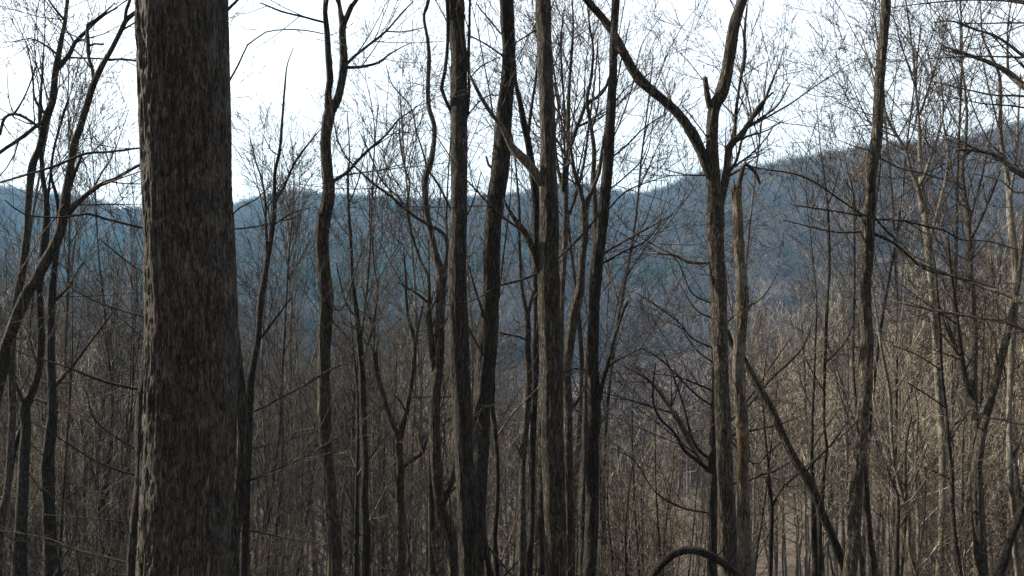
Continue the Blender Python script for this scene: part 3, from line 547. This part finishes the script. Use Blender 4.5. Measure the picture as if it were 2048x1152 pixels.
# ------------------------------------------------------------------ the woods behind: prototypes, copies, and the countless rest
def proto(kind, seed):
    """a bare tree 10 m tall, base at the origin"""
    rng = rs(seed); Tt, Tc = Tubes(), Tubes()
    if kind == 'upright': nl, ch, lift, ang, r0 = 18, (5, 3), .06, .5, .07
    elif kind == 'airy': nl, ch, lift, ang, r0 = 17, (5, 4, 2), .06, .45, .048
    elif kind == 'spread': nl, ch, lift, ang, r0 = 22, (5, 3), .025, .9, .07
    else: nl, ch, lift, ang, r0 = 14, (4, 3), .07, .42, .05
    stems = 1 if kind != 'clump' else 4
    for s in range(stems):
        d = unit(np.array([rng.normal(0, .05 if stems == 1 else .22), rng.normal(0, .05 if stems == 1 else .22), 1.]))
        p = np.array([0, 0, -.4]) + (0 if stems == 1 else rng.normal(0, .08, 3) * [1, 1, 0]); n = 15; H = 10.4 if s == 0 else rng.uniform(6.5, 9.5); pts = [p]; ds = [d]
        for i in range(n - 1):
            d = unit(d + rng.normal(0, .04, 3) + np.array([-d[0], -d[1], .06]) * .22); p = p + d * H / (n - 1); pts.append(p); ds.append(d)
        rad = r0 * (1.15 - 1.0 * np.linspace(0, 1, n) ** .8); rad = np.maximum(rad, .008); rad[0] *= 1.3
        S = spline(np.column_stack([np.array(pts), rad]), .35); Tt.add(S[:, :3], S[:, 3], 8)
        spec = (ch, lift, .105, .62, .0050 if kind != 'airy' else .0030)
        for k in range(nl if stems == 1 else nl // 2 + 2):
            t = rng.uniform(.3 if kind == 'spread' else .42, .99) * (n - 1); i = min(int(t), n - 2); f = t - i
            q = pts[i] * (1 - f) + pts[i + 1] * f
            L = (rng.uniform(1.8, 4.2) if kind != 'spread' else rng.uniform(1.6, 3.6)) * (1.15 - .75 * t / (n - 1))
            grow(Tc, q, side_dir(ds[i], ang * rng.uniform(.75, 1.25), rng), L, max(rad[i] * .42, .01), 0, spec, rng)
    return Tt, Tc

PROTO = []
for i, k in enumerate(['upright', 'upright', 'spread', 'clump', 'upright', 'spread', 'clump', 'spread', 'airy', 'airy', 'airy']):
    Tt, Tc = proto(k, 900 + i); Vt, Ft = Tt.arrays(.04, 3); Vc, Fc = Tc.arrays()
    tm = [M_DARK, M_BARK, M_BARK, M_DARK, M_PALE, M_DARK, M_BARK, M_PALE, M_DARK, M_BARK, M_PALE][i]
    cm = [M_TWIG, M_TWIGSUN, M_TWIG, M_TWIG, M_TWIGSUN, M_TWIG, M_TWIGSUN, M_TWIG, M_SKYT, M_SKYT, M_TWIG][i]
    a = mesh_obj('trunk', Vt, Ft, tm, link=False); b = mesh_obj('crown', Vc, Fc, cm, link=False)
    PROTO.append((a, b, k))

ENV = np.array([(-400, 560), (0, 580), (250, 590), (480, 670), (650, 670), (800, 680), (900, 700), (1010, 725), (1110, 780), (1180, 850), (1260, 880), (1330, 830), (1400, 740), (1500, 660), (1650, 590), (1800, 560), (2048, 500), (2500, 470)], float)

def place(name, label, cat, group, pi, x, y, H, rng):
    a, b, k = PROTO[pi]
    r = bpy.data.objects.new(name, None); COL.objects.link(r)
    r.location = (x, y, gz(x, y)); s = H / 10; r.scale = (s * rng.uniform(.85, 1.15), s * rng.uniform(.85, 1.15), s)
    r.rotation_euler = (rng.normal(0, .03), rng.normal(0, .03), rng.uniform(0, 6.28)); r.empty_display_size = .3
    tag(r, label, cat, group)
    for o in (a, b):
        c = o.copy(); COL.objects.link(c); c.parent = r
    return r

rng = rs(77)
TALL = [(560, 16, 300), (640, 19, 330), (40, 15, 60), (150, 17, 120), (215, 14, 20), (250, 19, 230), (520, 15, 330), (590, 17, 380), (700, 15, 230), (760, 17, 330), (830, 16, 180), (880, 18, 290),
        (960, 18, 200), (1060, 15, 60), (1150, 15, 40), (1180, 20, 120), (1520, 18, 130),
        (1700, 15, 60), (1790, 16, 30), (1900, 15, -40), (2010, 14, -20)]
for px, d, top in TALL:
    x = (px - 1024) / F * d; H = at(px, top, d)[2] - gz(x, d)
    place('tall_bare_tree', 'fine-twigged bare tree rising out of the woods against the sky, behind the front trunks', 'tree', 'fine-twigged trees rising behind the front trunks', int(rng.choice([8, 9, 8, 10])), x, d, H, rng)

def try_spot(rng, dlo, dhi, hlo, hhi, jit):
    for _ in range(200):
        d = dlo + (dhi - dlo) * rng.rand() ** 1.1; px = rng.uniform(-150, 2200); x = (px - 1024) / F * d
        top = np.interp(px, ENV[:, 0], ENV[:, 1]) + abs(rng.normal(0, jit)) - 25
        H = at(px, top, d)[2] - gz(x, d)
        if hlo < H < hhi: return x, d, H
    return None
for i in range(200):
    sp = try_spot(rng, 11, 62, 6, 19, 90)
    if sp: place('bare_tree', 'bare brown tree massed with many others on the slope below the front trunks', 'tree', 'bare trees massed on the slope below', int(rng.choice([1, 4, 6, 7, 9, 10, 1, 4, 0, 2] if rng.rand() < .22 + sp[0] / sp[1] * .7 else [0, 2, 3, 5, 8, 9, 6])), *sp, rng)  # paler copies favoured rightwards, sunlit brush painted in by colour
for i in range(70):
    d = rng.uniform(8.5, 17); px = rng.uniform(-60, 2110); x = (px - 1024) / F * d
    top = rng.uniform(760, 1050); H = at(px, top, d)[2] - gz(x, d)
    if H > 1.5: place('sapling', 'spindly leafless sapling in the thicket low between the front trunks', 'sapling', 'saplings in the low thicket', int(rng.choice([3, 3, 2, 5, 0])), x, d, H, rng)

def scatter(name, protos, mats, pts, rz, sc, pid, kind_label=None):
    """one object that holds its own few source meshes and repeats them on its loose points"""
    Vs, Fs, ids, mi, off = [], [], [], [], 0
    for k, (V, Fl, m) in enumerate(protos):
        Vs.append(V); ids.append(np.full(len(V), k))
        for f in Fl: Fs.append(f + off); mi.append(np.full(len(f), m))
        off += len(V)
    q = [f for f in Fs if f.shape[1] == 4]; t = [f for f in Fs if f.shape[1] == 3]
    mq = [m for f, m in zip(Fs, mi) if f.shape[1] == 4]; mt = [m for f, m in zip(Fs, mi) if f.shape[1] == 3]
    Fl = ([np.concatenate(q)] if q else []) + ([np.concatenate(t)] if t else [])
    V = np.concatenate(Vs + [pts]); n0 = off; N = len(pts)
    o = mesh_obj(name, V, Fl, mats, smooth=False); me = o.data
    me.polygons.foreach_set('material_index', np.concatenate(mq + mt).astype(np.int32))
    def attr(nm, typ, vals): at_ = me.attributes.new(nm, typ, 'POINT'); at_.data.foreach_set('value', vals)
    K = len(protos)
    attr('src', 'INT', np.concatenate([np.concatenate(ids), np.full(N, -1)]).astype(np.int32))
    attr('pid', 'INT', np.concatenate([np.full(n0, -1), pid]).astype(np.int32))
    attr('rz', 'FLOAT', np.concatenate([np.zeros(n0), rz]).astype(np.float32)); attr('sc', 'FLOAT', np.concatenate([np.ones(n0), sc]).astype(np.float32))
    ng = bpy.data.node_groups.new(name, 'GeometryNodeTree')
    ng.interface.new_socket('Geometry', in_out='INPUT', socket_type='NodeSocketGeometry'); ng.interface.new_socket('Geometry', in_out='OUTPUT', socket_type='NodeSocketGeometry')
    n, l = ng.nodes, ng.links; gi_ = n.new('NodeGroupInput'); go = n.new('NodeGroupOutput'); jn = n.new('GeometryNodeJoinGeometry')
    def named(nm, typ): a = n.new('GeometryNodeInputNamedAttribute'); a.data_type = typ; a.inputs['Name'].default_value = nm; return a.outputs['Attribute']
    def eq(sock, v):
        c = n.new('FunctionNodeCompare'); c.data_type = 'INT'; c.operation = 'EQUAL'
        ins = [i for i in c.inputs if i.type == 'INT']; l.new(sock, ins[0]); ins[1].default_value = v; return c.outputs[0]
    for k in range(K):
        s1 = n.new('GeometryNodeSeparateGeometry'); l.new(gi_.outputs[0], s1.inputs[0]); l.new(eq(named('src', 'INT'), k), s1.inputs['Selection'])
        s2 = n.new('GeometryNodeSeparateGeometry'); l.new(gi_.outputs[0], s2.inputs[0]); l.new(eq(named('pid', 'INT'), k), s2.inputs['Selection'])
        ip = n.new('GeometryNodeInstanceOnPoints'); l.new(s2.outputs[0], ip.inputs['Points']); l.new(s1.outputs[0], ip.inputs['Instance'])
        cx = n.new('ShaderNodeCombineXYZ'); l.new(named('rz', 'FLOAT'), cx.inputs['Z']); l.new(cx.outputs[0], ip.inputs['Rotation'])
        l.new(named('sc', 'FLOAT'), ip.inputs['Scale']); l.new(ip.outputs[0], jn.inputs[0])
    l.new(jn.outputs[0], go.inputs[0])
    md = o.modifiers.new('scatter', 'NODES'); md.node_group = ng
    tag(o, kind='stuff'); return o

def src(pi, m0, m1):
    a, b, k = PROTO[pi]
    def arr(o):
        me = o.data; V = np.empty(len(me.vertices) * 3, np.float32); me.vertices.foreach_get('co', V)
        L = np.empty(len(me.loops), np.int32); me.loops.foreach_get('vertex_index', L)
        tot = np.empty(len(me.polygons), np.int32); me.polygons.foreach_get('loop_total', tot)
        st = np.empty(len(me.polygons), np.int32); me.polygons.foreach_get('loop_start', st)
        return V.reshape(-1, 3), [L[st[tot == c][:, None] + np.arange(c)] for c in (4, 3) if (tot == c).any()]
    Va, Fa = arr(a); Vb, Fb = arr(b)
    return (Va, Fa, m0), (Vb, Fb, m1)

# rest of the woods down the slope and over the valley floor
pr = []
for pi in (0, 1, 2, 5):
    (Va, Fa, _), (Vb, Fb, _) = src(pi, 0, 1)
    pr.append((np.vstack([Va, Vb]), Fa + [f + len(Va) for f in Fb], 0))
P_, rz_, sc_, id_ = [], [], [], []
for i in range(480):
    sp = try_spot(rng, 34, 190, 8, 22, 120)
    if sp:
        x, d, H = sp; P_.append((x, d, gz(x, d) - .1)); rz_.append(rng.uniform(0, 6.28)); sc_.append(H / 10); id_.append(rng.randint(0, 4))
scatter('slope_woods', pr, [M_TWIG], np.array(P_), np.array(rz_), np.array(sc_), np.array(id_))

# forest on the far hills
def far_tree(seed, n=46):
    rng = rs(seed); T = Tubes()
    T.add([[0, 0, -1], [0, 0, 5], [.2, .1, 11]], [.22, .17, .05], 4)
    for k in range(n):
        z = rng.uniform(3.5, 10.5); a = rng.uniform(0, 6.28); rr = (1.2 + 2.6 * math.sin(math.pi * min((z - 3) / 9, 1)) ** .7) * rng.uniform(.7, 1.1)
        e = np.array([math.cos(a) * rr, math.sin(a) * rr, z + rr * rng.uniform(.3, 1.1)]); s0 = np.array([0, 0, z - .4]); m = (s0 + e) / 2 + rng.normal(0, .25, 3)
        T.add([s0, m, e], [.085, .06, .03], 3)
        for j in range(3):
            q = m + (e - m) * rng.uniform(.1, .9); T.add([q, q + rng.normal(0, .8, 3) + [0, 0, .5]], [.045, .025], 3)
    V, Fs = T.arrays(); return V, Fs, 0
def fir(seed):
    rng = rs(seed); Q = []; 
    for k in range(150):
        z = rng.uniform(.8, 11.5); a = rng.uniform(0, 6.28); rr = (12 - z) * .26 * rng.uniform(.6, 1.1) + .15
        c = np.array([math.cos(a), math.sin(a), 0]); s = np.array([-math.sin(a), math.cos(a), 0]); wd = .35 + .25 * rr
        Q.append([c * .1 + [0, 0, z], c * rr * .7 + s * wd + [0, 0, z - .35], c * rr + [0, 0, z - .75 + rng.normal(0, .2)], c * rr * .7 - s * wd + [0, 0, z - .3]])
    V = np.array(Q).reshape(-1, 3); return V, [np.arange(len(V)).reshape(-1, 4)], 1
fp = [far_tree(1), far_tree(2), far_tree(3), fir(4), fir(5)]
N = 30000
r2 = rs(9); ta = r2.uniform(-.72, .72, N * 2); rid = np.interp(ta, RD_X, RD)
yy = rid * 1.06 * np.sqrt(r2.rand(N * 2) * .97 + .03)
xx = ta * yy; keep = (yy > 95) & (r2.rand(N * 2) < np.where(yy < 200, 1, np.clip(yy / 500, .6, 1))); xx, yy, ta = xx[keep][:N], yy[keep][:N], ta[keep][:N]
zz = ground_z(xx, yy)
ev = fbm(xx * .012 + 9, yy * .012 + 4, 61, 3) + .25 * np.exp(-((ta + .08) / .2) ** 2) - .22 * np.clip(ta - .15, 0, .4) / .4
pid = np.where((ev > .60) & (r2.rand(len(xx)) < .75), r2.randint(3, 5, len(xx)), r2.randint(0, 3, len(xx)))
scatter('hillside_forest', fp, [M_FAR, M_EVER], np.column_stack([xx, yy, zz]), r2.uniform(0, 6.28, len(xx)), r2.uniform(.7, 1.25, len(xx)), pid)

# ------------------------------------------------------------------ haze
hz = bpy.data.materials.new('haze'); hz.use_nodes = True; hn = hz.node_tree
for x in list(hn.nodes):
    if x.type == 'BSDF_PRINCIPLED': hn.nodes.remove(x)
pv = hn.nodes.new('ShaderNodeVolumePrincipled'); pv.inputs['Color'].default_value = (.20, .455, .735, 1); pv.inputs['Density'].default_value = .00038; pv.inputs['Anisotropy'].default_value = .2
hn.links.new(pv.outputs[0], hn.nodes['Material Output'].inputs['Volume'])
zlo = float(ZZ.min()) - 1; zhi = max(float(ZZ.max()), 120) + 25
X0 = float(np.abs(XX).max()) + 5
bx = np.array([[sx * X0, yv, zv] for zv in (zlo, zhi) for yv in (-120, 1110) for sx in (-1, 1)], float)
o = mesh_obj('haze', bx, np.array([[0, 2, 3, 1], [4, 5, 7, 6], [0, 1, 5, 4], [2, 6, 7, 3], [0, 4, 6, 2], [1, 3, 7, 5]]), hz, smooth=False)
tag(o, kind='stuff')
